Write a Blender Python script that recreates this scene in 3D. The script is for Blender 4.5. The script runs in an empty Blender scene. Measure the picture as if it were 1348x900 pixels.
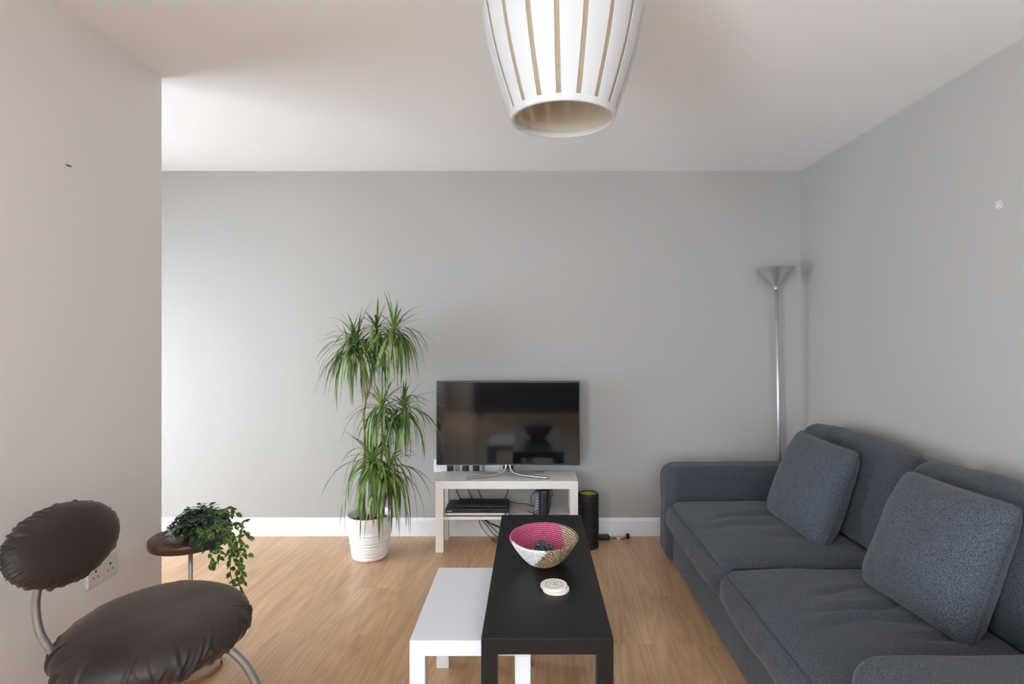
import bpy, bmesh, math, random
from mathutils import Vector, Matrix, Euler, noise
random.seed(7)
PI = math.pi
sc = bpy.context.scene
C = bpy.context.collection

# ------------------------------------------------------------------ camera
F = 749.0                      # focal length in pixels of the 1348 px wide frame
cam = bpy.data.cameras.new('camera'); cam_o = bpy.data.objects.new('camera', cam); C.objects.link(cam_o)
cam.sensor_fit = 'HORIZONTAL'; cam.sensor_width = 36.0; cam.lens = 36.0 * F / 1348.0
cam.shift_x = -27.0 / 1348.0; cam.shift_y = -13.0 / 1348.0
cam.clip_start = 0.05
EYE = 1.39
cam_o.location = (0, 0, EYE); cam_o.rotation_euler = (PI / 2, 0, 0)
sc.camera = cam_o

# ------------------------------------------------------------------ colour management
sc.view_settings.view_transform = 'Standard'; sc.view_settings.look = 'None'
sc.view_settings.gamma = 1.0; sc.view_settings.use_curve_mapping = False
sc.view_settings.exposure = 0.07
sc.cycles.max_bounces = 10; sc.cycles.diffuse_bounces = 8
sc.cycles.use_denoising = True
sc.cycles.caustics_reflective = False; sc.cycles.caustics_refractive = False

# ------------------------------------------------------------------ world and daylight
w = bpy.data.worlds.new('sky'); sc.world = w; w.use_nodes = True
w.node_tree.nodes['Background'].inputs['Color'].default_value = (0.75, 0.87, 1.0, 1)
w.node_tree.nodes['Background'].inputs['Strength'].default_value = 1.0

def area(name, loc, rot, sx, sy, power, col):
    l = bpy.data.lights.new(name, 'AREA'); l.shape = 'RECTANGLE'; l.size = sx; l.size_y = sy
    l.energy = power; l.color = col
    o = bpy.data.objects.new(name, l); C.objects.link(o); o.location = loc; o.rotation_euler = rot
    return o
# daylight outside the glazed door at the far left and outside the window behind the camera
area('daylight_left', (-3.78, 2.15, 0.95), (0, -PI / 2 + .5, 0), 1.8, 2.4, 172, (0.77, 0.90, 1.0))
area('daylight_rear', (0.0, -3.38, 1.35), (PI / 2, 0, 0), 2.8, 2.0, 128, (0.85, 0.94, 1.0))

area('daylight_near_left', (-1.84, -1.35, 1.15), (0, -PI / 2 + .1, 0), 2.0, 1.9, 290, (0.81, 0.92, 1.0))

# ------------------------------------------------------------------ geometry constants
XL, XR, XF = -1.61, 1.835, -3.6      # near left wall face, right wall, far left wall
YB, YR, YC = 3.893, -3.2, 2.47       # back wall, rear wall, corner of the near left wall
ZC = 2.492

# ------------------------------------------------------------------ materials
def srgb(r, g, b):
    f = lambda c: (c / 255 / 12.92) if c / 255 <= 0.04045 else ((c / 255 + 0.055) / 1.055) ** 2.4
    return (f(r), f(g), f(b))

class NT:
    def __init__(s, name):
        s.m = bpy.data.materials.new(name); s.m.use_nodes = True; s.t = s.m.node_tree
        s.b = s.t.nodes['Principled BSDF']
    def n(s, typ, **kw):
        nd = s.t.nodes.new(typ)
        for k, v in kw.items():
            if k.startswith('i_'):
                nd.inputs[k[2:].replace('_', ' ')].default_value = v
            else: setattr(nd, k, v)
        return nd
    def l(s, a, b): s.t.links.new(a, b)

def mat(name, col, rough=0.5, metal=0.0, var=0.0, vscale=20.0, bump=0.0, bscale=200.0, stretch=None, sheen=0.0, coat=0.0, spec=0.5, bdist=0.002, detail=3.0):
    k = NT(name); b = k.b
    b.inputs['Base Color'].default_value = (*col, 1); b.inputs['Roughness'].default_value = rough
    b.inputs['Metallic'].default_value = metal; b.inputs['Specular IOR Level'].default_value = spec
    if sheen: b.inputs['Sheen Weight'].default_value = sheen; b.inputs['Sheen Roughness'].default_value = 0.4
    if coat: b.inputs['Coat Weight'].default_value = coat
    tc = k.n('ShaderNodeTexCoord'); src = tc.outputs['Object']
    if stretch:
        mp = k.n('ShaderNodeMapping'); mp.inputs['Scale'].default_value = stretch
        k.l(src, mp.inputs['Vector']); src = mp.outputs['Vector']
    if var:
        nz = k.n('ShaderNodeTexNoise', i_Scale=vscale, i_Detail=detail); k.l(src, nz.inputs['Vector'])
        cr = k.n('ShaderNodeValToRGB')
        cr.color_ramp.elements[0].position = 0.3; cr.color_ramp.elements[1].position = 0.7
        cr.color_ramp.elements[0].color = (*[max(0, c * (1 - var)) for c in col], 1)
        cr.color_ramp.elements[1].color = (*[min(1, c * (1 + var)) for c in col], 1)
        k.l(nz.outputs['Fac'], cr.inputs['Fac']); k.l(cr.outputs['Color'], b.inputs['Base Color'])
    if bump:
        n2 = k.n('ShaderNodeTexNoise', i_Scale=bscale, i_Detail=3.0); k.l(src, n2.inputs['Vector'])
        bp = k.n('ShaderNodeBump', i_Strength=bump, i_Distance=bdist)
        k.l(n2.outputs['Fac'], bp.inputs['Height']); k.l(bp.outputs['Normal'], b.inputs['Normal'])
    return k.m

M = {}
M['wall_grey'] = mat('cool_grey_wall_paint', srgb(171, 168, 165), 0.62, bump=0.12, bscale=260, bdist=0.0006, spec=0.3)
M['wall_warm'] = mat('warm_grey_wall_paint', srgb(232, 229, 227), 0.62, bump=0.12, bscale=260, bdist=0.0006, spec=0.3)
M['ceiling'] = mat('white_ceiling_paint', srgb(238, 238, 240), 0.8, bump=0.1, bscale=200, bdist=0.0006, spec=0.2)
M['trim'] = mat('white_gloss_trim', srgb(236, 237, 240), 0.35, bump=0.05, bscale=30, bdist=0.0005)
M['lack_white'] = mat('white_satin_foil', srgb(224, 226, 232), 0.32, bump=0.03, bscale=90, bdist=0.0003)
M['lack_birch'] = mat('greige_white_foil', srgb(232, 226, 220), 0.4, var=0.02, vscale=30, stretch=(1, 8, 8))
M['lack_black'] = mat('black_brown_foil', srgb(20, 18, 18), 0.38, var=0.12, vscale=40, stretch=(8, 1, 1), bump=0.05, bscale=160, bdist=0.0003, spec=0.3)
M['steel'] = mat('brushed_steel', (0.56, 0.56, 0.57), 0.42, 0.85, bump=0.1, bscale=120, stretch=(20, 20, 1), bdist=0.0004)
M['satin_grey'] = mat('satin_grey_metal', (0.40, 0.40, 0.41), 0.38, 0.85, bump=0.05, bscale=150, bdist=0.0003)
M['chrome'] = mat('chrome', (0.42, 0.42, 0.44), 0.22, 1.0, var=0.02)
M['black_plastic'] = mat('black_plastic', (0.012, 0.012, 0.013), 0.4, bump=0.08, bscale=400, bdist=0.0003)
M['black_rubber'] = mat('black_rubber', (0.012, 0.012, 0.012), 0.55, bump=0.1, bscale=300, bdist=0.0004)
M['cable'] = mat('black_cable', (0.014, 0.014, 0.015), 0.5, var=0.1)
M['green_foam'] = mat('lime_green_plastic', srgb(128, 160, 30), 0.5, var=0.08)
M['white_plastic'] = mat('white_plastic', srgb(232, 231, 230), 0.3, var=0.01)
M['plate_warm'] = mat('warm_white_plastic', srgb(208, 202, 200), 0.35, var=0.01)
M['tan_reflection'] = mat('painted_floor_reflection', srgb(150, 116, 88), 0.35, var=0.1, vscale=20, stretch=(1, 8, 8))  # polished steel disc: the floor's tan reflection is put into its colour
M['dark_wood'] = mat('dark_stained_wood', srgb(44, 32, 26), 0.5, var=0.3, vscale=6, stretch=(1, 6, 12))
M['socket_hole'] = mat('dark_socket_hole', (0.02, 0.017, 0.015), 0.6, var=0.1)
M['router_grey'] = mat('blue_grey_plastic', srgb(88, 98, 112), 0.4, var=0.25, vscale=60)
M['bezel'] = mat('dark_bezel', (0.016, 0.014, 0.013), 0.3, var=0.1)
M['silver_trim'] = mat('silver_trim', srgb(214, 208, 200), 0.35, 0.2, var=0.03)
M['red_plastic'] = mat('dull_red_plastic', srgb(90, 40, 42), 0.5, var=0.1)
M['pot_white'] = mat('white_ceramic', srgb(240, 239, 238), 0.3, bump=0.03, bscale=30, bdist=0.0006)
M['soil'] = mat('dark_soil', (0.035, 0.022, 0.014), 0.95, var=0.6, vscale=60, bump=1.0, bscale=80, bdist=0.01)
M['bark'] = mat('pale_brown_bark', srgb(166, 142, 118), 0.85, var=0.3, vscale=12, stretch=(1, 1, 8), bump=0.6, bscale=50, bdist=0.003)
M['dark_pot'] = mat('black_green_pot', srgb(22, 30, 24), 0.45, var=0.3, vscale=40)
M['vine_stem'] = mat('vine_stem', srgb(92, 78, 50), 0.7, var=0.2)
M['filler'] = mat('white_filler', srgb(204, 199, 199), 0.8, var=0.05, bump=0.5, bscale=120)
M['screw'] = mat('dark_screw', (0.03, 0.025, 0.02), 0.5, 0.5, var=0.1)
M['ink'] = mat('grey_ink', srgb(120, 130, 138), 0.7, var=0.1)
M['coaster'] = mat('cream_card', srgb(236, 228, 216), 0.75, var=0.03, vscale=60)
M['shade_in'] = None

def leaf_mat(name, dark, light, edge=None, scale=6.0, trans=0.25):
    k = NT(name); b = k.b
    tc = k.n('ShaderNodeTexCoord')
    nz = k.n('ShaderNodeTexNoise', i_Scale=scale, i_Detail=2.0); k.l(tc.outputs['Object'], nz.inputs['Vector'])
    cr = k.n('ShaderNodeValToRGB'); cr.color_ramp.elements[0].position = 0.35; cr.color_ramp.elements[1].position = 0.65
    cr.color_ramp.elements[0].color = (*dark, 1); cr.color_ramp.elements[1].color = (*light, 1)
    k.l(nz.outputs['Fac'], cr.inputs['Fac']); out = cr.outputs['Color']
    if edge:                               # uv.x runs across the leaf: pale variegated rim
        uv = k.n('ShaderNodeUVMap'); sp = k.n('ShaderNodeSeparateXYZ'); k.l(uv.outputs['UV'], sp.inputs[0])
        mr = k.n('ShaderNodeMath', operation='SUBTRACT'); mr.inputs[1].default_value = 0.5; k.l(sp.outputs['X'], mr.inputs[0])
        ab = k.n('ShaderNodeMath', operation='ABSOLUTE'); k.l(mr.outputs[0], ab.inputs[0])
        gt = k.n('ShaderNodeMapRange'); gt.inputs['From Min'].default_value = 0.33; gt.inputs['From Max'].default_value = 0.44; k.l(ab.outputs[0], gt.inputs['Value'])
        mx = k.n('ShaderNodeMix', data_type='RGBA'); k.l(gt.outputs['Result'], mx.inputs['Factor']); k.l(out, mx.inputs['A'])
        mx.inputs['B'].default_value = (*edge, 1); out = mx.outputs['Result']
    k.l(out, b.inputs['Base Color']); b.inputs['Roughness'].default_value = 0.4
    tr = k.n('ShaderNodeBsdfTranslucent'); k.l(out, tr.inputs['Color'])
    ms = k.n('ShaderNodeMixShader'); ms.inputs[0].default_value = trans
    k.l(b.outputs[0], ms.inputs[1]); k.l(tr.outputs[0], ms.inputs[2])
    k.l(ms.outputs[0], k.t.nodes['Material Output'].inputs['Surface'])
    return k.m
M['dracaena'] = leaf_mat('dracaena_leaf', srgb(54, 86, 36), srgb(140, 166, 86), scale=9)
M['vine_leaf'] = leaf_mat('variegated_vine_leaf', srgb(44, 74, 28), srgb(78, 116, 44), edge=srgb(170, 182, 104), scale=14)
M['fern_leaf'] = leaf_mat('dark_green_leaf', srgb(24, 46, 30), srgb(56, 84, 56), scale=20, trans=0.1)

def fabric(name, col, col2, sheen=0.12):
    k = NT(name); b = k.b
    tc = k.n('ShaderNodeTexCoord')
    n1 = k.n('ShaderNodeTexNoise', i_Scale=300.0, i_Detail=2.0); k.l(tc.outputs['Object'], n1.inputs['Vector'])
    cr = k.n('ShaderNodeValToRGB'); cr.color_ramp.elements[0].position = 0.36; cr.color_ramp.elements[1].position = 0.64
    cr.color_ramp.elements[0].color = (*col, 1); cr.color_ramp.elements[1].color = (*col2, 1)
    k.l(n1.outputs['Fac'], cr.inputs['Fac']); k.l(cr.outputs['Color'], b.inputs['Base Color'])
    b.inputs['Roughness'].default_value = 0.92; b.inputs['Specular IOR Level'].default_value = 0.2
    b.inputs['Sheen Weight'].default_value = sheen; b.inputs['Sheen Roughness'].default_value = 0.5
    n2 = k.n('ShaderNodeTexNoise', i_Scale=9.0, i_Detail=2.0); k.l(tc.outputs['Object'], n2.inputs['Vector'])
    ad = k.n('ShaderNodeMath', operation='MULTIPLY_ADD'); ad.inputs[1].default_value = 0.05; k.l(n1.outputs['Fac'], ad.inputs[0]); k.l(n2.outputs['Fac'], ad.inputs[2])
    bp = k.n('ShaderNodeBump', i_Strength=0.4, i_Distance=0.009); k.l(ad.outputs[0], bp.inputs['Height']); k.l(bp.outputs['Normal'], b.inputs['Normal'])
    return k.m
M['sofa'] = fabric('charcoal_wool_fabric', srgb(40, 42, 47), srgb(76, 79, 87))
M['piping'] = fabric('charcoal_piping', srgb(44, 46, 52), srgb(70, 72, 80))
M['cushion'] = fabric('charcoal_cushion_fabric', srgb(44, 47, 53), srgb(86, 90, 99))

k = NT('brown_grey_velvet'); b = k.b
b.inputs['Base Color'].default_value = (*srgb(50, 42, 39), 1); b.inputs['Roughness'].default_value = 0.55
b.inputs['Specular IOR Level'].default_value = 0.55
b.inputs['Sheen Weight'].default_value = 0.5; b.inputs['Sheen Roughness'].default_value = 0.35
b.inputs['Sheen Tint'].default_value = (*srgb(190, 160, 148), 1)
tc = k.n('ShaderNodeTexCoord'); nz = k.n('ShaderNodeTexNoise', i_Scale=7.0, i_Detail=3.0); k.l(tc.outputs['Object'], nz.inputs['Vector'])
cr = k.n('ShaderNodeValToRGB'); cr.color_ramp.elements[0].position = 0.3; cr.color_ramp.elements[1].position = 0.75
cr.color_ramp.elements[0].color = (*srgb(32, 23, 21), 1); cr.color_ramp.elements[1].color = (*srgb(52, 39, 36), 1)
k.l(nz.outputs['Fac'], cr.inputs['Fac']); k.l(cr.outputs['Color'], b.inputs['Base Color'])
M['velvet'] = k.m

# oak laminate: planks run away from the camera, slightly askew
def oak():
    k = NT('oak_laminate_floor'); b = k.b
    tc = k.n('ShaderNodeTexCoord'); mp = k.n('ShaderNodeMapping'); mp.inputs['Rotation'].default_value = (0, 0, math.radians(93.5))
    k.l(tc.outputs['Object'], mp.inputs['Vector'])
    br = k.n('ShaderNodeTexBrick'); br.offset = 0.37; br.squash = 1.0
    for nm, v in (('Scale', 1.0), ('Mortar Size', 0.0009), ('Mortar Smooth', 0.6), ('Bias', 0.0), ('Brick Width', 1.28), ('Row Height', 0.192)):
        br.inputs[nm].default_value = v
    br.inputs['Color1'].default_value = (0, 0, 0, 1); br.inputs['Color2'].default_value = (1, 1, 1, 1); br.inputs['Mortar'].default_value = (0.5, 0.5, 0.5, 1)
    k.l(mp.outputs['Vector'], br.inputs['Vector'])
    # per plank offset of the grain
    sep = k.n('ShaderNodeSeparateColor'); k.l(br.outputs['Color'], sep.inputs[0])
    off = k.n('ShaderNodeVectorMath', operation='SCALE'); off.inputs['Scale'].default_value = 7.3
    cx = k.n('ShaderNodeCombineXYZ'); k.l(sep.outputs[0], cx.inputs[0]); k.l(sep.outputs[0], cx.inputs[1]); k.l(sep.outputs[0], cx.inputs[2]); k.l(cx.outputs[0], off.inputs[0])
    add = k.n('ShaderNodeVectorMath', operation='ADD'); k.l(mp.outputs['Vector'], add.inputs[0]); k.l(off.outputs[0], add.inputs[1])
    s1 = k.n('ShaderNodeMapping'); s1.inputs['Scale'].default_value = (0.55, 7.0, 1); k.l(add.outputs[0], s1.inputs['Vector'])
    # cathedral figure: rings of a distorted low frequency noise
    n1 = k.n('ShaderNodeTexNoise', i_Scale=1.0, i_Detail=1.5, i_Distortion=0.35); k.l(s1.outputs[0], n1.inputs['Vector'])
    mu = k.n('ShaderNodeMath', operation='MULTIPLY'); mu.inputs[1].default_value = 92.0; k.l(n1.outputs['Fac'], mu.inputs[0])
    sn = k.n('ShaderNodeMath', operation='SINE'); k.l(mu.outputs[0], sn.inputs[0])
    r1 = k.n('ShaderNodeMapRange'); r1.inputs['From Min'].default_value = -1; r1.inputs['From Max'].default_value = 1; k.l(sn.outputs[0], r1.inputs['Value'])
    s2 = k.n('ShaderNodeMapping'); s2.inputs['Scale'].default_value = (4, 150, 1); k.l(add.outputs[0], s2.inputs['Vector'])
    n2 = k.n('ShaderNodeTexNoise', i_Scale=1.0, i_Detail=4.0); k.l(s2.outputs[0], n2.inputs['Vector'])
    s3 = k.n('ShaderNodeMapping'); s3.inputs['Scale'].default_value = (1.2, 9, 1); k.l(add.outputs[0], s3.inputs['Vector'])
    n3 = k.n('ShaderNodeTexNoise', i_Scale=1.0, i_Detail=2.0); k.l(s3.outputs[0], n3.inputs['Vector'])
    cr = k.n('ShaderNodeValToRGB'); cr.color_ramp.elements[0].position = 0.3; cr.color_ramp.elements[1].position = 0.72
    cr.color_ramp.elements[0].color = (*srgb(192, 148, 110), 1); cr.color_ramp.elements[1].color = (*srgb(212, 171, 132), 1)
    k.l(n3.outputs['Fac'], cr.inputs['Fac'])
    m1 = k.n('ShaderNodeMix', data_type='RGBA', blend_type='MULTIPLY'); m1.inputs['Factor'].default_value = 0.5
    g1 = k.n('ShaderNodeMapRange'); g1.inputs['From Min'].default_value = 0.25; g1.inputs['From Max'].default_value = 0.7; g1.inputs['To Min'].default_value = 0.66; g1.inputs['To Max'].default_value = 1.10; k.l(n2.outputs['Fac'], g1.inputs['Value'])
    k.l(cr.outputs['Color'], m1.inputs['A']); k.l(g1.outputs['Result'], m1.inputs['B'])
    m2 = k.n('ShaderNodeMix', data_type='RGBA', blend_type='MULTIPLY'); m2.inputs['Factor'].default_value = 0.14
    k.l(m1.outputs['Result'], m2.inputs['A']); k.l(r1.outputs['Result'], m2.inputs['B'])
    # plank tone
    m3 = k.n('ShaderNodeMix', data_type='RGBA', blend_type='MULTIPLY'); m3.inputs['Factor'].default_value = 1.0
    g3 = k.n('ShaderNodeMapRange'); g3.inputs['To Min'].default_value = 0.97; g3.inputs['To Max'].default_value = 1.03; k.l(sep.outputs[0], g3.inputs['Value'])
    k.l(m2.outputs['Result'], m3.inputs['A']); k.l(g3.outputs['Result'], m3.inputs['B'])
    m4 = k.n('ShaderNodeMix', data_type='RGBA'); k.l(br.outputs['Fac'], m4.inputs['Factor']); k.l(m3.outputs['Result'], m4.inputs['A'])
    m4.inputs['B'].default_value = (*srgb(165, 126, 95), 1)
    k.l(m4.outputs['Result'], b.inputs['Base Color'])
    b.inputs['Roughness'].default_value = 0.33; b.inputs['Specular IOR Level'].default_value = 0.6
    bp = k.n('ShaderNodeBump', i_Strength=0.12, i_Distance=0.001); k.l(n2.outputs['Fac'], bp.inputs['Height']); k.l(bp.outputs['Normal'], b.inputs['Normal'])
    return k.m
M['oak'] = oak()

def walnut():
    k = NT('walnut_top'); b = k.b
    tc = k.n('ShaderNodeTexCoord'); mp = k.n('ShaderNodeMapping'); mp.inputs['Scale'].default_value = (4, 60, 60); mp.inputs['Rotation'].default_value = (0, 0, 0.3)
    k.l(tc.outputs['Object'], mp.inputs['Vector'])
    n = k.n('ShaderNodeTexNoise', i_Scale=1.0, i_Detail=4.0, i_Distortion=0.5); k.l(mp.outputs[0], n.inputs['Vector'])
    cr = k.n('ShaderNodeValToRGB'); cr.color_ramp.elements[0].position = 0.3; cr.color_ramp.elements[1].position = 0.7
    cr.color_ramp.elements[0].color = (*srgb(60, 36, 26), 1); cr.color_ramp.elements[1].color = (*srgb(104, 68, 50), 1)
    k.l(n.outputs['Fac'], cr.inputs['Fac']); k.l(cr.outputs['Color'], b.inputs['Base Color']); b.inputs['Roughness'].default_value = 0.28
    return k.m
M['walnut'] = walnut()

k = NT('television_glass'); k.b.inputs['Base Color'].default_value = (0.006, 0.006, 0.006, 1); k.b.inputs['Roughness'].default_value = 0.07
k.b.inputs['Specular IOR Level'].default_value = 0.5
M['screen'] = k.m

k = NT('window_glass'); t = k.n('ShaderNodeBsdfTransparent'); g = k.n('ShaderNodeBsdfGlossy', i_Roughness=0.02)
ms = k.n('ShaderNodeMixShader'); ms.inputs[0].default_value = 0.06
k.l(t.outputs[0], ms.inputs[1]); k.l(g.outputs[0], ms.inputs[2]); k.l(ms.outputs[0], k.t.nodes['Material Output'].inputs['Surface'])
M['glass'] = k.m

def shade_white():
    k = NT('white_shade_slats'); b = k.b
    b.inputs['Base Color'].default_value = (*srgb(232, 231, 232), 1); b.inputs['Roughness'].default_value = 0.6
    tr = k.n('ShaderNodeBsdfTranslucent'); tr.inputs['Color'].default_value = (*srgb(238, 240, 244), 1)
    ms = k.n('ShaderNodeMixShader'); ms.inputs[0].default_value = 0.5
    k.l(b.outputs[0], ms.inputs[1]); k.l(tr.outputs[0], ms.inputs[2]); k.l(ms.outputs[0], k.t.nodes['Material Output'].inputs['Surface'])
    return k.m
M['shade_white'] = shade_white()

def membrane(name, col):
    k = NT(name); b = k.b
    b.inputs['Base Color'].default_value = (*col, 1); b.inputs['Roughness'].default_value = 0.8
    tr = k.n('ShaderNodeBsdfTranslucent'); tr.inputs['Color'].default_value = (*srgb(240, 226, 206), 1)
    ms = k.n('ShaderNodeMixShader'); ms.inputs[0].default_value = 0.6
    k.l(b.outputs[0], ms.inputs[1]); k.l(tr.outputs[0], ms.inputs[2]); k.l(ms.outputs[0], k.t.nodes['Material Output'].inputs['Surface'])
    return k.m
M['shade_in'] = membrane('cream_shade_membrane', srgb(172, 160, 146)); M['shade_inside_lit'] = membrane('cream_membrane_lit_inside', srgb(246, 238, 226))  # second one: inner face of the same membrane, inside brightness put into its colour

def woven(name, c1, c2, fs=90.0, thr=(0.42, 0.58), bands=False):
    k = NT(name); b = k.b; tc = k.n('ShaderNodeTexCoord')
    mp = k.n('ShaderNodeMapping'); mp.inputs['Scale'].default_value = (1, 1, 1.0); k.l(tc.outputs['Object'], mp.inputs['Vector'])
    n = k.n('ShaderNodeTexNoise', i_Scale=fs, i_Detail=1.0); k.l(mp.outputs[0], n.inputs['Vector'])
    cr = k.n('ShaderNodeValToRGB'); cr.color_ramp.elements[0].position = thr[0]; cr.color_ramp.elements[1].position = thr[1]
    cr.color_ramp.elements[0].color = (*c1, 1); cr.color_ramp.elements[1].color = (*c2, 1)
    k.l(n.outputs['Fac'], cr.inputs['Fac']); k.l(cr.outputs['Color'], b.inputs['Base Color']); b.inputs['Roughness'].default_value = 0.8
    bp = k.n('ShaderNodeBump', i_Strength=0.5, i_Distance=0.002); k.l(n.outputs['Fac'], bp.inputs['Height']); k.l(bp.outputs['Normal'], b.inputs['Normal'])
    return k.m
M['weave_pink'] = woven('pink_woven_fibre', srgb(190, 74, 116), srgb(226, 118, 152), 260)
M['weave_pink_dark'] = woven('deep_pink_woven_fibre', srgb(96, 24, 50), srgb(150, 48, 84), 260)
M['weave_white'] = woven('white_woven_fibre', srgb(206, 200, 200), srgb(240, 236, 236), 200)
M['weave_tan'] = woven('tan_and_black_woven_fibre', srgb(30, 22, 18), srgb(206, 172, 136), 300, (0.45, 0.56))
M['weave_tan_light'] = woven('straw_woven_fibre', srgb(120, 100, 82), srgb(214, 194, 166), 220, (0.35, 0.5))
M['weave_dark'] = woven('dark_woven_fibre', srgb(36, 28, 26), srgb(74, 56, 46), 170)
M['speckle'] = woven('black_and_silver_speckle', srgb(16, 18, 20), srgb(170, 176, 178), 260, (0.54, 0.64))

# ------------------------------------------------------------------ mesh helpers
def obj(name, bm, m, parent=None, smooth=False, ang=None):
    me = bpy.data.meshes.new(name); bmesh.ops.recalc_face_normals(bm, faces=bm.faces)
    bm.to_mesh(me); bm.free()
    for mm in (m if isinstance(m, (list, tuple)) else [m]): me.materials.append(M[mm] if isinstance(mm, str) else mm)
    if smooth: me.polygons.foreach_set('use_smooth', [True] * len(me.polygons))
    if ang: 
        me.polygons.foreach_set('use_smooth', [True] * len(me.polygons))
        me.set_sharp_from_angle(angle=math.radians(ang))
    o = bpy.data.objects.new(name, me); C.objects.link(o)
    if parent: o.parent = parent
    return o

def thing(name, label, cat, loc=(0, 0, 0), rot=(0, 0, 0), group=None):
    o = bpy.data.objects.new(name, None); C.objects.link(o); o.location = loc; o.rotation_euler = rot
    o.empty_display_size = 0.05
    o['label'] = label; o['category'] = cat
    if group: o['group'] = group
    return o
def tag(o, label, cat, group=None):
    o['label'] = label; o['category'] = cat
    if group: o['group'] = group
    return o
def struct(name, bm, m, parent=None, **kw):
    o = obj(name, bm, m, parent, **kw); o['kind'] = 'structure'; return o

def box(bm, x0, x1, y0, y1, z0, z1, bev=0.0, seg=2, mi=0):
    r = bmesh.ops.create_cube(bm, size=1.0); vs = r['verts']
    for v in vs: v.co = Vector(((x0 + x1) / 2 + v.co.x * (x1 - x0), (y0 + y1) / 2 + v.co.y * (y1 - y0), (z0 + z1) / 2 + v.co.z * (z1 - z0)))
    fs = set(f for v in vs for f in v.link_faces)
    for f in fs: f.material_index = mi
    if bev:
        es = list(set(e for v in vs for e in v.link_edges))
        bmesh.ops.bevel(bm, geom=es, offset=bev, segments=seg, profile=0.5, affect='EDGES', material=-1)
    return bm
def nb(): return bmesh.new()
def B(*a, **k): return box(nb(), *a, **k)

def spline(pts, n=8):
    P = [Vector(p) for p in pts]
    if len(P) == 2: return [P[0].lerp(P[1], i / n) for i in range(n + 1)]
    out = []
    Q = [P[0] * 2 - P[1]] + P + [P[-1] * 2 - P[-2]]
    for i in range(1, len(Q) - 2):
        a, b_, c, d = Q[i - 1:i + 3]
        for j in range(n):
            t = j / n
            out.append(0.5 * ((2 * b_) + (c - a) * t + (2 * a - 5 * b_ + 4 * c - d) * t * t + (3 * b_ - a - 3 * c + d) * t ** 3))
    out.append(P[-1]); return out

def tube(bm, pts, r, seg=10, n=8, closed=False, cap=True, smooth_in=True, flat=1.0):
    P = spline(pts, n) if smooth_in else [Vector(p) for p in pts]
    if closed: P = P[:-1] if (P[0] - P[-1]).length < 1e-5 else P
    N = len(P); rings = []
    up = None
    for i in range(N):
        a = P[(i - 1) % N] if closed or i > 0 else P[0]; c = P[(i + 1) % N] if closed or i < N - 1 else P[-1]
        t = (c - a).normalized()
        if up is None:
            up = Vector((0, 0, 1)) if abs(t.z) < 0.9 else Vector((1, 0, 0))
        s = t.cross(up)
        if s.length < 1e-6: s = t.orthogonal()
        s.normalize(); u = s.cross(t).normalized(); up = u
        rr = r(i / (N - 1)) if callable(r) else r
        rings.append([bm.verts.new(P[i] + (s * math.cos(q) * flat + u * math.sin(q)) * rr) for q in [2 * PI * j / seg for j in range(seg)]])
    m_ = N if closed else N - 1
    for i in range(m_):
        A, D = rings[i], rings[(i + 1) % N]
        for j in range(seg): bm.faces.new((A[j], A[(j + 1) % seg], D[(j + 1) % seg], D[j]))
    if cap and not closed:
        bm.faces.new(rings[0][::-1]); bm.faces.new(rings[-1])
    return bm

def lathe(bm, prof, seg=48, cx=0, cy=0, close=False, mi=0):
    rings = []
    for (r, z) in prof:
        if r < 1e-6: rings.append([bm.verts.new((cx, cy, z))])
        else: rings.append([bm.verts.new((cx + r * math.cos(2 * PI * j / seg), cy + r * math.sin(2 * PI * j / seg), z)) for j in range(seg)])
    pairs = list(zip(rings, rings[1:])) + ([(rings[-1], rings[0])] if close else [])
    for A, D in pairs:
        for j in range(seg):
            k2 = (j + 1) % seg
            if len(A) == 1 and len(D) == 1: continue
            if len(A) == 1: f = bm.faces.new((A[0], D[k2], D[j]))
            elif len(D) == 1: f = bm.faces.new((A[j], A[k2], D[0]))
            else: f = bm.faces.new((A[j], A[k2], D[k2], D[j]))
            f.material_index = mi
    return bm

def soft_box(sx, sy, sz, r, n=14, m=4, fn=None):
    """rounded box with an even grid, then fn(Vector, unit) -> Vector pushes the surface about"""
    half = Vector((sx / 2, sy / 2, sz / 2))
    def coords(h, cnt):
        inn = h - r
        edge = [h - r + r * math.tan(PI / 4 * i / m) for i in range(1, m + 1)]
        mid = [-inn + 2 * inn * i / cnt for i in range(cnt + 1)]
        return [-e for e in edge[::-1]] + mid + edge
    cs = [coords(half[i], max(2, int(n * half[i] * 2 / max(sx, sy, sz)))) for i in range(3)]
    bm = nb(); V = {}
    def vert(p):
        kx = (round(p[0], 5), round(p[1], 5), round(p[2], 5))
        if kx not in V:
            q = Vector(p); c = Vector([max(-(half[i] - r), min(half[i] - r, q[i])) for i in range(3)]); d = q - c
            o_ = c + (d.normalized() * r if d.length > 1e-9 else d)
            if fn: o_ = fn(o_, Vector((q[0] / half[0], q[1] / half[1], q[2] / half[2])))
            V[kx] = bm.verts.new(o_)
        return V[kx]
    for ax in range(3):
        a, b_ = [(1, 2), (2, 0), (0, 1)][ax]
        for s in (-1, 1):
            for i in range(len(cs[a]) - 1):
                for j in range(len(cs[b_]) - 1):
                    q = []
                    for (ii, jj) in ((i, j), (i + 1, j), (i + 1, j + 1), (i, j + 1)):
                        p = [0, 0, 0]; p[ax] = s * half[ax]; p[a] = cs[a][ii]; p[b_] = cs[b_][jj]; q.append(vert(p))
                    bm.faces.new(q if s > 0 else q[::-1])
    return bm
def NZ(x, y, z): return noise.noise(Vector((x, y, z)))

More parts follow.
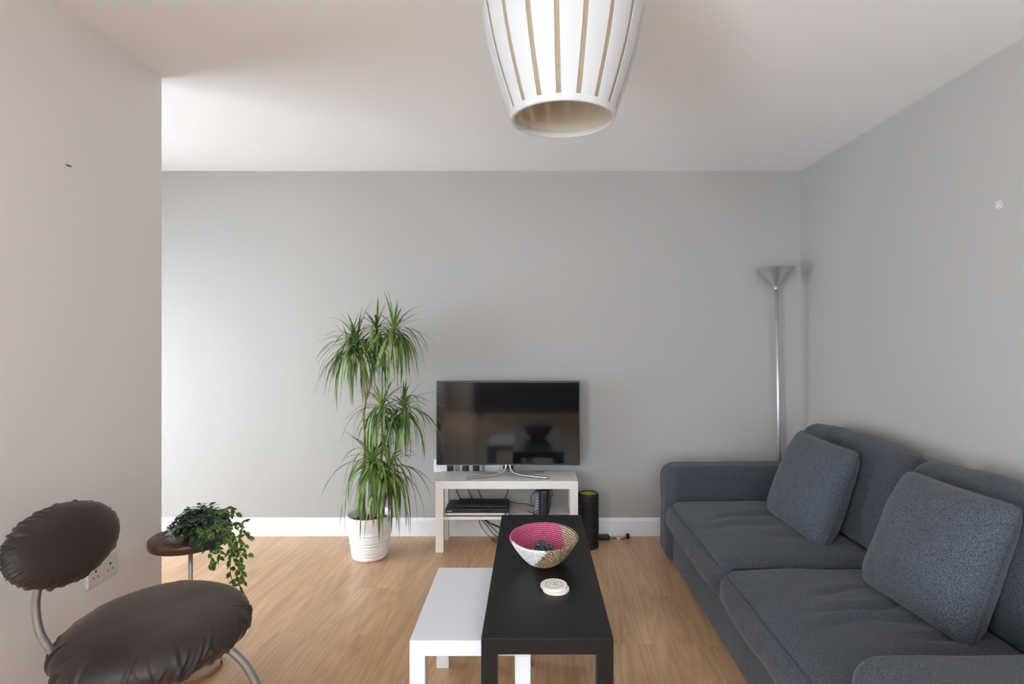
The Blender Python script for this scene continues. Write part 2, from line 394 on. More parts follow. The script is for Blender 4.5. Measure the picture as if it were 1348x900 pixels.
# ------------------------------------------------------------------ room shell
struct('floor', B(XF - .2, XR + .2, YR - .2, YB + .2, -0.1, 0.0), 'oak')
struct('ceiling', B(XF - .2, XR + .2, YR - .2, YB + .2, ZC, ZC + .1), 'ceiling')
struct('wall_back', B(XF - .2, XR + .15, YB, YB + .15, 0, ZC), 'wall_grey')
struct('wall_right', B(XR, XR + .15, YR - .15, YB, 0, ZC), 'wall_grey')
y0, y1, z0, z1 = -2.3, -.4, .3, 2.25
bm = nb(); box(bm, XL - .14, XL, YR, y0, 0, ZC); box(bm, XL - .14, XL, y1, YC, 0, ZC); box(bm, XL - .14, XL, y0, y1, 0, z0); box(bm, XL - .14, XL, y0, y1, z1, ZC)
struct('wall_left', bm, 'wall_warm')
wn = thing('window_3', '', ''); del wn['label'], wn['category']; wn['kind'] = 'structure'
bm = nb()
for a in (y0, (y0 + y1) / 2 - .03, y1 - .06): box(bm, XL - .1, XL - .04, a, a + .06, z0, z1)
for a in (z0, z1 - .06): box(bm, XL - .1, XL - .04, y0, y1, a, a + .06)
struct('window_frame', bm, 'trim', wn); struct('window_pane', B(XL - .075, XL - .069, y0 + .05, y1 - .05, z0 + .05, z1 - .05), 'glass', wn)
struct('wall_alcove', B(XF, XL - .14, 0.35, 0.49, 0, ZC), 'wall_grey')
# far left wall with a tall glazed opening
y0, y1, z0, z1 = 0.9, 3.35, 0.06, 2.02
bm = nb(); box(bm, XF - .15, XF, 0.35, y0, 0, ZC); box(bm, XF - .15, XF, y1, YB, 0, ZC); box(bm, XF - .15, XF, y0, y1, 0, z0); box(bm, XF - .15, XF, y0, y1, z1, ZC)
struct('wall_far_left', bm, 'wall_grey')
wn = thing('window_1', '', ''); del wn['label'], wn['category']; wn['kind'] = 'structure'
bm = nb()
for a in (y0, (y0 + y1) / 2 - .03, y1 - .06): box(bm, XF - .1, XF - .04, a, a + .06, z0, z1)
for a in (z0, z1 - .06): box(bm, XF - .1, XF - .04, y0, y1, a, a + .06)
struct('window_frame', bm, 'trim', wn); struct('window_pane', B(XF - .075, XF - .069, y0 + .05, y1 - .05, z0 + .05, z1 - .05), 'glass', wn)
# rear wall with a wide window, behind the camera
x0, x1, z0, z1 = -1.35, 1.35, 0.62, 2.28
bm = nb(); box(bm, XL - .14, x0, YR - .12, YR, 0, ZC); box(bm, x1, XR, YR - .12, YR, 0, ZC); box(bm, x0, x1, YR - .12, YR, 0, z0); box(bm, x0, x1, YR - .12, YR, z1, ZC)
struct('wall_rear', bm, 'wall_warm')
wn = thing('window_2', '', ''); del wn['label'], wn['category']; wn['kind'] = 'structure'
bm = nb()
for a in (x0, (x0 + x1) / 2 - .03, x1 - .06): box(bm, a, a + .06, YR - .09, YR - .03, z0, z1)
for a in (z0, z1 - .06): box(bm, x0, x1, YR - .09, YR - .03, a, a + .06)
struct('window_frame', bm, 'trim', wn); struct('window_pane', B(x0 + .05, x1 - .05, YR - .066, YR - .06, z0 + .05, z1 - .05), 'glass', wn)

def skirting(name, p, q, nrm, h=0.122, t=0.015):
    """profile swept from p to q; nrm points into the room"""
    p = Vector((*p, 0)); q = Vector((*q, 0)); nv = Vector((*nrm, 0)); bm = nb()
    prof = [(0, 0), (t, 0), (t, h - .018), (t - .005, h - .012), (t - .007, h - .003), (t - .010, h), (0, h)]
    rs = [[bm.verts.new(e + nv * a + Vector((0, 0, z))) for a, z in prof] for e in (p, q)]
    for j in range(len(prof)):
        k2 = (j + 1) % len(prof); bm.faces.new((rs[0][j], rs[0][k2], rs[1][k2], rs[1][j]))
    bm.faces.new(rs[0]); bm.faces.new(rs[1][::-1])
    return struct(name, bm, 'trim')
skirting('baseboard_back', (XF, YB), (XR, YB), (0, -1))
skirting('baseboard_right', (XR, YR), (XR, YB - .015), (-1, 0))
skirting('baseboard_left', (XL, YR), (XL, YC), (1, 0), h=0.10, t=0.012)
skirting('baseboard_end', (XL - .14, YC), (XL, YC), (0, 1), h=0.10, t=0.012)

# ------------------------------------------------------------------ sofa
sofa = thing('sofa', 'large charcoal grey fabric sofa along the right wall', 'sofa', (1.3, 2.41, 0))
def at(o, x, y, z): o.location = (x - 1.3, y - 2.41, z); return o
def arm_fn(p, u):
    p = p.copy(); p.z += 0.010 * (1 - min(1, abs(u.x)) ** 4) * (1 if u.z > 0 else 0) + 0.004 * NZ(p.x * 5, p.y * 5, p.z * 5)
    p.x += 0.006 * NZ(p.z * 6, p.y * 6, 3); return p
def arm(yc, seed):
    a = obj('armrest', soft_box(1.005, .24, .563, .072, 26, 6, arm_fn), 'sofa', sofa, smooth=True)
    at(a, 1.2925, yc, .02 + .2815)
    return a
arm(3.46, 0); arm(1.34, 1)
at(obj('base', soft_box(.95, 1.90, .25, .02, 24, 3), 'sofa', sofa, smooth=True), 1.30, 2.40, .155)
at(obj('back_frame', soft_box(.14, 1.90, .66, .05, 24, 4), 'sofa', sofa, smooth=True), 1.745, 2.40, .385)
for (lx, ly) in ((.88, 1.30), (.88, 3.50), (1.72, 1.30), (1.72, 3.50)):
    at(obj('leg', lathe(nb(), [(0, 0), (.018, 0), (.022, .03), (0, .03)], 16), 'black_plastic', sofa, smooth=False), lx, ly, 0)

def seat_fn(seed):
    def f(p, u):
        p = p.copy(); top = max(0, u.z); a = (1 - abs(min(1, abs(u.x))) ** 3) * (1 - abs(min(1, abs(u.y))) ** 3)
        if u.z > 0:
            p.z += 0.034 * a * top
            # creases pressed into the middle of the seat, running front to back
            for (cy, amp, wd, xa, xb, sl) in CRE[seed]:
                amp *= 1.7
                yy = cy + sl * p.x + 0.05 * NZ(p.x * 4, cy * 9, seed)
                e = max(0, min(1, (p.x - xa) / .12)) * max(0, min(1, (xb - p.x) / .12))
                p.z -= amp * e * math.exp(-((p.y - yy) / wd) ** 2) * top
                p.z += amp * .55 * e * math.exp(-((p.y - yy - wd * 2.0) / (wd * 1.5)) ** 2) * top
        if u.x < -.5:                              # the front bulges over the base
            p.x -= 0.020 * (1 - min(1, abs(u.z)) ** 2) * (1 - abs(min(1, abs(u.y))) ** 4)
        p += Vector((0.004 * NZ(p.y * 9, p.z * 9, seed), 0, 0.006 * NZ(p.x * 5, p.y * 5, seed + 9)))
        return p
    return f
CRE = {1: [(.10, .004, .030, -.30, .20, .25), (-.05, .004, .035, -.34, .10, .12), (-.21, .003, .04, -.10, .28, -.05)],
       2: [(.16, .005, .020, -.20, .12, .35), (.06, .007, .017, -.22, .30, .18), (-.05, .006, .020, -.28, .16, .10), (-.14, .007, .016, -.02, .33, .02), (-.27, .004, .03, -.30, .20, -.12)]}
def piping_loop(hx, hy, z, r=.05, y_off=0):
    pts = []
    for (sx_, sy_, a0) in ((1, 1, 0), (-1, 1, 90), (-1, -1, 180), (1, -1, 270)):
        for i in range(7):
            a = math.radians(a0 + 15 * i); pts.append((sx_ * (hx - r) + r * math.cos(a), sy_ * (hy - r) + r * math.sin(a), z))
    return pts
def seat_cushion(yc, seed):
    o = obj('seat_cushion', soft_box(.76, .940, .165, .066, 60, 6, seat_fn(seed)), 'sofa', sofa, smooth=True)
    at(o, 1.155, yc, .325)
    bm = nb(); tube(bm, piping_loop(.38 - .0155, .470 - .0185, .0655, .06), .0026, 6, 3, closed=True, smooth_in=False)
    obj('piping', bm, 'piping', o, smooth=True)
    return o
seat_cushion(2.862, 1); seat_cushion(1.922, 2)

def back_fn(seed):
    def f(p, u):
        p = p.copy()
        a = (1 - abs(min(1, abs(u.z))) ** 2.5) * (1 - abs(min(1, abs(u.y))) ** 3)
        p.x += (-0.05 if u.x < 0 else 0.012) * a * abs(u.x)
        if u.z > 0: p.z += 0.030 * (1 - abs(min(1, abs(u.y))) ** 2.5) * u.z
        p += Vector((0.010 * NZ(p.y * 5, p.z * 5, seed), 0.004 * NZ(p.x * 5, p.z * 5, seed + 3), 0.008 * NZ(p.x * 4, p.y * 6, seed + 5)))
        return p
    return f
def back_cushion(yc, seed):
    o = obj('back_cushion', soft_box(.17, .945, .475, .07, 44, 5, back_fn(seed)), 'sofa', sofa, smooth=True)
    at(o, 1.612, yc, .618); o.rotation_euler = (0, math.radians(13), 0)
    bm = nb()
    pts = [(p[2], p[0], p[1]) for p in piping_loop(.4725 - .016, .2375 - .012, -.062, .07)]
    tube(bm, [(p[0], p[1], p[2]) for p in pts], .0026, 6, 3, closed=True, smooth_in=False)
    obj('piping', bm, 'piping', o, smooth=True)
    return o
back_cushion(2.868, 1); back_cushion(1.915, 2)

# ------------------------------------------------------------------ throw cushions
def throw_cushion(loc, rot, s, label, seed):
    n = 40; bm = nb(); h = s / 2; T = .104
    def pt(i, j, side):
        u = -1 + 2 * i / n; v = -1 + 2 * j / n
        # concave sides, pointed corners
        e = (1 - .035 * (1 - v * v)) * (1 - .05 * abs(u * v) ** 8); g = (1 - .035 * (1 - u * u)) * (1 - .05 * abs(u * v) ** 8)
        y = u * h * e; z = v * h * g
        t = T * ((1 - abs(u) ** 3.2) * (1 - abs(v) ** 3.2)) ** .50
        t *= 1 + .10 * NZ(u * 1.7, v * 1.7, seed)
        t += .0035 * NZ(u * 5, v * 5, seed + 4) * (1 if 0 < i < n and 0 < j < n else 0)
        # slouch: fuller towards the bottom
        t *= 1 - .16 * v
        return Vector((side * t, y, z))
    grid = {}
    for side in (-1, 1):
        for i in range(n + 1):
            for j in range(n + 1):
                bd = i in (0, n) or j in (0, n)
                key = (0 if bd else side, i, j)
                if key not in grid: grid[key] = bm.verts.new(pt(i, j, side))
        for i in range(n):
            for j in range(n):
                q = [grid[(0 if (a in (0, n) or b_ in (0, n)) else side, a, b_)] for a, b_ in ((i, j), (i + 1, j), (i + 1, j + 1), (i, j + 1))]
                bm.faces.new(q if side > 0 else q[::-1])
    o = obj('throw_cushion', bm, 'cushion', smooth=True); tag(o, label, 'cushion', 'scatter cushions on the sofa')
    o.location = loc; o.rotation_euler = rot
    bm = nb(); L = []
    for i in range(n): L.append(pt(i, 0, 0))
    for j in range(n): L.append(pt(n, j, 0))
    for i in range(n, 0, -1): L.append(pt(i, n, 0))
    for j in range(n, 0, -1): L.append(pt(0, j, 0))
    tube(bm, L, .003, 6, closed=True, smooth_in=False); obj('piping', bm, 'piping', o, smooth=True)
    return o
throw_cushion((1.365, 2.79, .640), (.0607, .3402, .128), .475, 'charcoal scatter cushion on the far seat, beside the far armrest', 1)
throw_cushion((1.390, 1.965, .640), (.0146, .3933, .1149), .475, 'charcoal scatter cushion leaning on the near seat, closest to the camera', 2)

# ------------------------------------------------------------------ tables with square legs
def square_table(name, label, cat, x0, x1, y0, y1, h, m, leg_names='leg'):
    t = thing(name, label, cat, ((x0 + x1) / 2, (y0 + y1) / 2, 0)); hx, hy = (x1 - x0) / 2, (y1 - y0) / 2
    obj('tabletop', B(-hx, hx, -hy, hy, h - .05, h, bev=.0012), m, t)
    for sx_ in (-1, 1):
        for sy_ in (-1, 1):
            xa = -hx if sx_ < 0 else hx - .05; ya = -hy if sy_ < 0 else hy - .05
            obj('leg', B(xa, xa + .05, ya, ya + .05, 0, h - .0504, bev=.001), m, t)
    return t
square_table('coffee_table', 'long narrow black coffee table holding the woven bowl', 'table', -.158, .249, 1.747, 2.93, .45, 'lack_black')
square_table('nesting_table', 'low white table tucked under the side of the black coffee table', 'table', -.397, -.007, 1.836, 2.404, .395, 'lack_white')
BX0, BX1, BY0, BY1 = -.612, .287, 3.59, 3.85
bench = square_table('tv_bench', 'pale television bench with open shelf against the back wall', 'table', BX0, BX1, BY0, BY1, .45, 'lack_birch')
obj('shelf', B(-.40, .40, -.11, .11, .200, .2185, bev=.001), 'lack_birch', bench)
for s in (-1, 1): obj('shelf_rail', B(s * .4005 - (0 if s > 0 else 0), s * .4245, -.080, .080, .185, .200), 'lack_birch', bench)

# ------------------------------------------------------------------ television
tv = thing('television', 'black flat television on silver legs on the pale bench', 'television', (-.159, 3.715, .45))
bm = B(-.4675, .4675, -.012, .018, .076, .621, bev=.003); obj('bezel', bm, 'bezel', tv)
bm = nb(); box(bm, -.30, .30, .015, .045, .13, .52, bev=.01); obj('rear_housing', bm, 'black_plastic', tv)
obj('screen', B(-.4605, .4605, -.0135, -.011, .086, .612), 'screen', tv)
bm = nb(); tube(bm, [(-.4665, -.013, .075), (.4665, -.013, .075)], .0016, 8, 2); obj('bottom_trim', bm, 'satin_grey', tv, smooth=True)
bm = B(-.035, .035, -.004, .03, .045, .10, bev=.006); obj('neck', bm, 'black_plastic', tv)
for s in (-1, 1):
    bm = nb(); tube(bm, [(s * .012, -.010, .080), (s * .016, -.015, .055), (s * .035, -.025, .030), (s * .075, -.035, .019), (s * .15, -.050, .012), (s * .262, -.073, .006)], .0062, 10, 8, flat=1.3)
    obj('leg', bm, 'chrome', tv, smooth=True)
    bm = nb(); tube(bm, [(s * .020, .012, .055), (s * .05, .03, .016), (s * .12, .055, .009), (s * .235, .09, .006)], .0052, 10, 8, flat=1.3)
    obj('leg', bm, 'satin_grey', tv, smooth=True)

# ------------------------------------------------------------------ things on the bench shelf
rec = thing('set_top_recorder', 'flat black recorder with silver front strip on the bench shelf', 'recorder', (-.355, 3.71, .2188))
obj('body', B(-.200, .205, -.10, .10, .006, .050, bev=.003), 'black_plastic', rec)
obj('front_strip', B(-.198, .203, -.1035, -.1002, .010, .024, bev=.001), 'silver_trim', rec)
obj('display', B(-.155, .10, -.1025, -.1002, .030, .040), 'screen', rec)
bm = nb(); tube(bm, [(.185, -.103, .017), (.185, -.108, .017)], .010, 16, 1); obj('dial', bm, 'chrome', rec)
bm = nb(); tube(bm, [(-.188, -.103, .017), (-.188, -.1065, .017)], .005, 12, 1); obj('power_button', bm, 'satin_grey', rec)
obj('logo_mark', B(-.190, -.155, -.0998 - .0012, -.0998, .034, .037), 'silver_trim', rec)
for fx in (-.17, .17):
    for fy in (-.08, .08): obj('foot', lathe(nb(), [(0, 0), (.01, 0), (.01, .0062), (0, .0062)], 12), 'black_rubber', rec).location = (fx, fy, 0)
kb = thing('keyboard', 'black computer keyboard lying on top of the recorder', 'keyboard', (-.325, 3.70, .2692), (math.radians(0), 0, math.radians(-1.5)))
obj('body', B(-.165, .168, -.068, .062, 0, .012, bev=.003), 'black_plastic', kb)
bm = nb()
for r_ in range(5):
    for c_ in range(17):
        if r_ == 0 and 4 <= c_ <= 8: continue
        box(bm, -.158 + c_ * .019, -.158 + c_ * .019 + .016, -.061 + r_ * .0235, -.061 + r_ * .0235 + .019, .0121, .019 + r_ * .0012, bev=.001, seg=1)
box(bm, -.158 + 4 * .019, -.158 + 9 * .019 - .003, -.061, -.042, .0121, .019, bev=.001, seg=1)
ko = obj('keys', bm, 'black_rubber', kb); ko['kind'] = 'stuff'
rt = thing('router', 'upright blue-grey and black router at the right end of the bench shelf', 'router', (.058, 3.69, .2188), (0, 0, math.radians(-8)))
obj('body', soft_box(.036, .13, .145, .012, 10, 3), 'router_grey', rt, smooth=True).location = (-.020, 0, .079)
obj('rear_shell', soft_box(.054, .15, .165, .018, 10, 3), 'black_plastic', rt, smooth=True).location = (.026, .008, .086)
obj('stand', B(-.05, .05, -.05, .05, 0, .008, bev=.003), 'black_plastic', rt)
bm = nb()
for q in range(5): box(bm, -.0275, -.0145, -.0665, -.065, .045 + q * .017, .049 + q * .017)
obj('status_lights', bm, 'silver_trim', rt)

def cable(name, label, pts, r=.0022, cat='cable', m='cable', group=None):
    bm = nb(); tube(bm, pts, r, 8, 8); return tag(obj(name, bm, m, smooth=True), label, cat, group)

# ------------------------------------------------------------------ wall sockets and plugs
def double_socket(loc, rotz, label, used=(0, 0), m='white_plastic'):
    t = thing('double_socket', label, 'socket', loc, (0, 0, rotz), )
    obj('faceplate', B(-.073, .073, -.009, 0, -.043, .043, bev=.003), m, t)
    for s in (-.036, .036):
        if used[0 if s < 0 else 1]: continue
        bm = nb(); box(bm, s - .004, s + .004, -.0094, -.0088, .004, .013); box(bm, s - .014, s - .008, -.0094, -.0088, -.016, -.011); box(bm, s + .008, s + .014, -.0094, -.0088, -.016, -.011)
        obj('pin_holes', bm, 'socket_hole', t)
    for s in (-1, 1): obj('rocker_switch', B(s * .012 - .006 + s * .0, s * .012 + .006, -.0125, -.0088, .018, .034, bev=.0015), m, t)
    return t
SY = YB - .0002
s1, s2, s3 = -.600, -.420, -.250
double_socket((s1, SY, .478), 0, 'white double socket left of the television with one plug in', (0, 1))
double_socket((s2, SY, .478), 0, 'white double socket behind the bench with two black plugs in', (1, 1))
double_socket((s3, SY, .478), 0, 'white unused double socket behind the television legs', (0, 0))
double_socket((XL + .0002, 2.122, .505), PI / 2, 'white double socket low on the left wall behind the chair', (0, 0), 'plate_warm')
def plug(x, label, pts):
    t = thing('power_plug', label, 'plug', (x, YB - .0095, .468), group='black plugs behind the television bench')
    obj('plug_body', soft_box(.044, .030, .046, .010, 6, 3), 'black_plastic', t, smooth=True).location = (0, -.0155, 0)
    bm = nb(); tube(bm, [(p[0] - x, p[1] - (YB - .0095), p[2] - .468) for p in pts], .0027, 8, 8); obj('lead', bm, 'cable', t, smooth=True)
for x, lb, pts in ((s1 + .04, 'black plug furthest left below the television', [(-.562, 3.868, .447), (-.53, 3.868, .36), (-.50, 3.86, .28), (-.44, 3.868, .20), (-.33, 3.868, .10), (-.27, 3.85, .03), (-.22, 3.83, .006)]),
                   (s2 - .036, 'black plug in the middle of the three below the television', [(-.456, 3.868, .447), (-.450, 3.868, .36), (-.42, 3.868, .28), (-.36, 3.866, .18), (-.30, 3.868, .10), (-.21, 3.865, .05), (-.18, 3.84, .01)]),
                   (s2 + .036, 'black plug nearest the television legs, last of three', [(-.384, 3.868, .447), (-.375, 3.868, .36), (-.355, 3.868, .28), (-.30, 3.866, .20), (-.32, 3.868, .12), (-.26, 3.868, .05), (-.20, 3.82, .005)])):
    plug(x, lb, pts)
cable('cable', 'black cable hanging behind the bench below the television legs', [(-.19, 3.868, .55), (-.185, 3.869, .42), (-.17, 3.869, .30), (-.24, 3.868, .20), (-.33, 3.866, .12), (-.20, 3.85, .06), (-.17, 3.80, .004)], .0030)
cable('cable', 'thin black cable crossing the shelf from keyboard to router', [(-.165, 3.72, .286), (-.10, 3.75, .262), (-.04, 3.74, .262), (.0, 3.70, .258), (.028, 3.68, .262)], .0022)
cable('cable', 'looped black cable arching over the router', [(.025, 3.66, .255), (-.005, 3.66, .285), (-.005, 3.67, .33), (.03, 3.68, .375), (.075, 3.70, .392), (.115, 3.72, .375), (.13, 3.72, .33), (.115, 3.72, .29), (.125, 3.73, .27)], .0026)
cable('cable', 'short black cable stub left of the router', [(-.03, 3.65, .243), (-.01, 3.64, .236), (.01, 3.64, .240), (.03, 3.66, .25)], .0026)
cable('cable', 'black cable looping on the floor under the bench', [(-.34, 3.868, .19), (-.36, 3.86, .10), (-.30, 3.82, .03), (-.24, 3.77, .004), (-.20, 3.79, .004), (-.22, 3.83, .004), (-.27, 3.80, .004), (-.24, 3.74, .004)], .0022)

# ------------------------------------------------------------------ sideboard behind the camera (mirrored in the television)
sb_ = thing('sideboard', 'dark wooden sideboard behind the camera, mirrored in the television', 'sideboard', (.15, -1.75, 0))
obj('carcass', B(-1.1, 1.1, -.2, .2, .10, .66, bev=.003), 'dark_wood', sb_)
for q in range(4):
    d_ = obj('door', B(-1.09 + q * .545, -1.09 + q * .545 + .54, .2, .218, .12, .64, bev=.002), 'dark_wood', sb_)
    obj('handle', B(-1.09 + q * .545 + (.47 if q % 2 == 0 else .05), -1.09 + q * .545 + (.49 if q % 2 == 0 else .07), .218, .236, .32, .46, bev=.003), 'satin_grey', d_)
for sx_ in (-1, 1):
    for sy_ in (-1, 1): obj('leg', lathe(nb(), [(0, 0), (.016, 0), (.024, .10), (0, .10)], 16, sx_ * 1.0, sy_ * .14), 'dark_wood', sb_)

# ------------------------------------------------------------------ foam roller, adapter
fr = thing('foam_roller', 'ribbed black foam roller with lime green core standing beside the bench', 'foam roller', (.362, 3.69, 0))
prof = [(.047, .002), (.062, 0), (.0675, .006)]
z = .012
while z < .325:
    prof += [(.0675, z), (.0675, z + .009), (.0635, z + .011), (.0635, z + .014)]; z += .016 if z < .20 or z > .27 else .022
prof += [(.0675, .335), (.066, .345), (.058, .349), (.054, .349), (.054, .345)]
obj('foam_sleeve', lathe(nb(), prof, 40), 'black_rubber', fr, ang=50)
obj('core', lathe(nb(), [(.054, .002), (.054, .343), (0, .343)], 40), 'green_foam', fr, ang=50)
ad = thing('power_adapter', 'black power adapter and lead on the floor beside the foam roller', 'adapter', (.47, 3.82, 0))
obj('adapter_body', soft_box(.085, .05, .03, .010, 8, 3), 'black_plastic', ad, smooth=True).location = (.005, 0, .0155)
bm = nb(); tube(bm, [(.045, 0, .015), (.07, -.005, .008), (.10, .003, .005), (.14, -.004, .004), (.165, .006, .012)], .0028, 8, 8); obj('lead', bm, 'cable', ad, smooth=True)
obj('cable_tag', B(.095, .118, -.008, .008, .001, .010, bev=.001), 'white_plastic', ad)
obj('connector', soft_box(.024, .022, .034, .007, 6, 3), 'black_plastic', ad, smooth=True).location = (.172, .008, .018)

# ------------------------------------------------------------------ bowl on the coffee table
bowl = thing('woven_bowl', 'round woven bowl in pink, white and tan on the black table', 'bowl', (.047, 2.335, .4502))
RIM, BASE, HT = .140, .058, .098
def bowl_prof():
    P = []; n = 15
    out = []
    for i in range(n):                      # coils outside, from the foot up
        t0 = i / n; t1 = (i + 1) / n
        for k2 in range(5):
            t = t0 + (t1 - t0) * k2 / 5
            r = BASE + (RIM - BASE) * (t ** .80); z = HT * t ** 1.12
            b_ = math.sin(PI * k2 / 5) * .0022
            out.append((r + b_ * .8, z - b_ * .5))
    rim = [(RIM + .001, HT), (RIM + .0005, HT + .004), (RIM - .003, HT + .006), (RIM - .0065, HT + .004)]
    inn = []
    for i in range(n, 0, -1):
        t0 = i / n; t1 = (i - 1) / n
        for k2 in range(5):
            t = t0 + (t1 - t0) * k2 / 5
            r = (BASE + (RIM - BASE) * (t ** .80)) - .008; z = HT * t ** 1.12 + .003
            b_ = math.sin(PI * k2 / 5) * .0024
            inn.append((r - b_ * .8, z + b_ * .5))
    return [(0, .001)] + [(BASE * .7, 0.0)] + out, rim, inn + [(BASE - .008, .005), (0, .005)]
po, pr, pi_ = bowl_prof()
bm = nb(); full = po + pr + pi_; SEG = 120; lathe(bm, full, SEG)
bm.faces.ensure_lookup_table()
no, nr = len(po), len(pr)
for fi, f in enumerate(bm.faces):
    ring = fi // SEG
    c = f.calc_center_median(); r = math.hypot(c.x, c.y); a = math.degrees(math.atan2(c.y, c.x)) % 360
    sw = (RIM - r) / RIM * (115 if ring >= no + nr - 1 else 70)                     # the colour fields spiral towards the foot
    inside = ring >= no + nr - 1
    coil = (ring - 2) // 5 if not inside else (ring - (no + nr)) // 5
    groove = inside and (ring - (no + nr)) % 5 in (4, 0)
    jag = 3.0 * (coil % 2)
    aa = (a + sw + jag) % 360
    if 68 <= aa < 206: mi = 5 if groove else 0
    elif 206 <= aa < 274: mi = 1
    else: mi = (4 if groove else 3) if inside else 2
    f.material_index = mi
obj('bowl_wall', bm, ['weave_pink', 'weave_white', 'weave_tan', 'weave_tan_light', 'weave_dark', 'weave_pink_dark'], bowl, smooth=True)
bowl.rotation_euler = (math.radians(2.2), 0, 0); bowl.scale = (1, 1.08, 1); bowl.location.z = .4526
def trinket(x, y, z, s, rz, label):
    o = obj('trinket_box', soft_box(s[0], s[1], s[2], .004, 6, 2), 'speckle', smooth=True)
    tag(o, label, 'trinket box'); o.location = (x, y, z); o.rotation_euler = (0, .03, rz)
trinket(.031, 2.315, .4585 + .041, (.042, .032, .080), .2, 'taller dark silver-speckled box inside the woven bowl')
trinket(.069, 2.320, .4585 + .034, (.028, .030, .062), -.3, 'smaller dark speckled box inside the woven bowl, on the right')

# ------------------------------------------------------------------ coasters
def coaster(x, y, z, label, printed=False):
    o = obj('coaster', lathe(nb(), [(0, 0), (.047, 0), (.0485, .001), (.0485, .0072), (.0475, .0082), (0, .0082)], 48), 'coaster', ang=40)
    tag(o, label, 'coaster', 'round coasters on the black table'); o.location = (x, y, z)
    if printed:
        bm = nb()
        lathe(bm, [(.0285, .0083), (.0285, .0086), (.0300, .0086), (.0300, .0083)], 48)
        lathe(bm, [(.0315, .0083), (.0315, .0086), (.0320, .0086), (.0320, .0083)], 48)
        tube(bm, [(-.016, -.004, .0085), (-.010, .010, .0085), (.002, .014, .0085), (.004, .002, .0085), (-.006, -.008, .0085)], .0009, 5, 6)
        tube(bm, [(.004, -.012, .0085), (.014, -.004, .0085), (.016, .008, .0085), (.008, .012, .0085), (.002, .0, .0085), (.010, -.010, .0085)], .0009, 5, 6)
        obj('print', bm, 'ink', o)['label'] = 'grey circular print'
coaster(.0855, 2.075, .4502, 'lower cream round coaster, shifted right under the printed one')
coaster(.0780, 2.086, .4586, 'upper cream round coaster with a grey circular print', True)

# ------------------------------------------------------------------ floor lamp
LX, LY = 1.640, 3.755
lamp = thing('floor_lamp', 'tall brushed steel uplighter with cone shade in the corner', 'lamp', (LX, LY, 0))
obj('base', lathe(nb(), [(0, 0), (.115, 0), (.118, .004), (.116, .014), (.03, .020), (.012, .03), (0, .03)], 48), 'steel', lamp, ang=40)
bm = nb(); tube(bm, [(0, 0, .02), (-.033, 0, 1.70)], .0115, 20, 2, smooth_in=True); obj('pole', bm, 'steel', lamp, smooth=True)
bm = lathe(nb(), [(.013, -.012), (.015, 0), (.020, .010), (.1180, .128), (.1205, .1285), (.1195, .1300), (.1165, .1290), (.018, .0135), (0, .0135)], 64)
o = obj('shade', bm, 'steel', lamp, ang=35); o.location = (-.033, 0, 1.684); o.rotation_euler = (0, math.radians(-1.1), 0)
obj('bulb', lathe(nb(), [(0, .014), (.012, .015), (.012, .04), (.006, .075), (0, .078)], 20), 'white_plastic', o, smooth=True)

# ------------------------------------------------------------------ pendant lamp
PXL, PYL, PZL = .0855, 1.60, 1.988
pend = thing('pendant_lamp', 'white slatted pendant lampshade hanging from the ceiling', 'lamp', (PXL, PYL, PZL))
PR = [(.1435, .0), (.1625, .05), (.1800, .10), (.1955, .15), (.2085, .20), (.2185, .25), (.2265, .290), (.2240, .300), (.1975, .336), (.165, .372), (.120, .405)]
bm = lathe(nb(), [(r - .0035, z) for r, z in PR] + [(r - .0045, z) for r, z in PR[::-1]], 72, close=True)
for fi, f in enumerate(bm.faces): f.material_index = 0 if fi // 72 < len(PR) - 1 else 1
obj('inner_shade', bm, ['shade_in', 'shade_inside_lit'], pend, smooth=True)
NS = 18
for i in range(NS):
    a0 = math.radians(2.7 + 20 * i); bm = nb(); rows = []
    for (r, z) in PR:
        gap = .0135 / r                                  # half gap
        aa = [a0 + gap / 2 + (math.radians(20) - gap) * q / 6 for q in range(7)]
        rows.append([[bm.verts.new((rr * math.cos(a), rr * math.sin(a), z + .0)) for a in aa] for rr in (r, r - .0016)])
    for A, D in zip(rows, rows[1:]):
        for q in range(6):
            bm.faces.new((A[0][q], A[0][q + 1], D[0][q + 1], D[0][q])); bm.faces.new((A[1][q + 1], A[1][q], D[1][q], D[1][q + 1]))
        bm.faces.new((A[0][0], D[0][0], D[1][0], A[1][0])); bm.faces.new((A[0][6], A[1][6], D[1][6], D[0][6]))
    obj('shade_slat', bm, 'shade_white', pend, smooth=False, ang=40)
obj('bottom_ring', lathe(nb(), [(.1455, -.004), (.1462, .0), (.1500, .012), (.1480, .0135), (.1400, .0125), (.1370, -.001), (.1380, -.004)], 72, close=True), 'shade_white', pend, ang=50)
obj('top_ring', lathe(nb(), [(.116, .402), (.122, .402), (.122, .410), (.116, .410)], 48, close=True), 'shade_white', pend, ang=50)
bm = nb()
for q in range(3): a = 2 * PI * q / 3 + .3; tube(bm, [(.118 * math.cos(a), .118 * math.sin(a), .406), (.02 * math.cos(a), .02 * math.sin(a), .400)], .002, 6, 2)
obj('spider_frame', bm, 'steel', pend)
obj('lamp_holder', lathe(nb(), [(0, .435), (.012, .435), (.020, .42), (.021, .36), (.018, .355), (0, .355)], 24), 'white_plastic', pend, ang=40)
obj('bulb', lathe(nb(), [(.012, .356), (.014, .33), (.028, .30), (.029, .28), (.02, .258), (0, .250)], 24), 'white_plastic', pend, smooth=True)
bm = nb(); tube(bm, [(0, 0, .43), (0, 0, ZC - PZL - .02)], .0035, 10, 2); obj('cord', bm, 'white_plastic', pend)
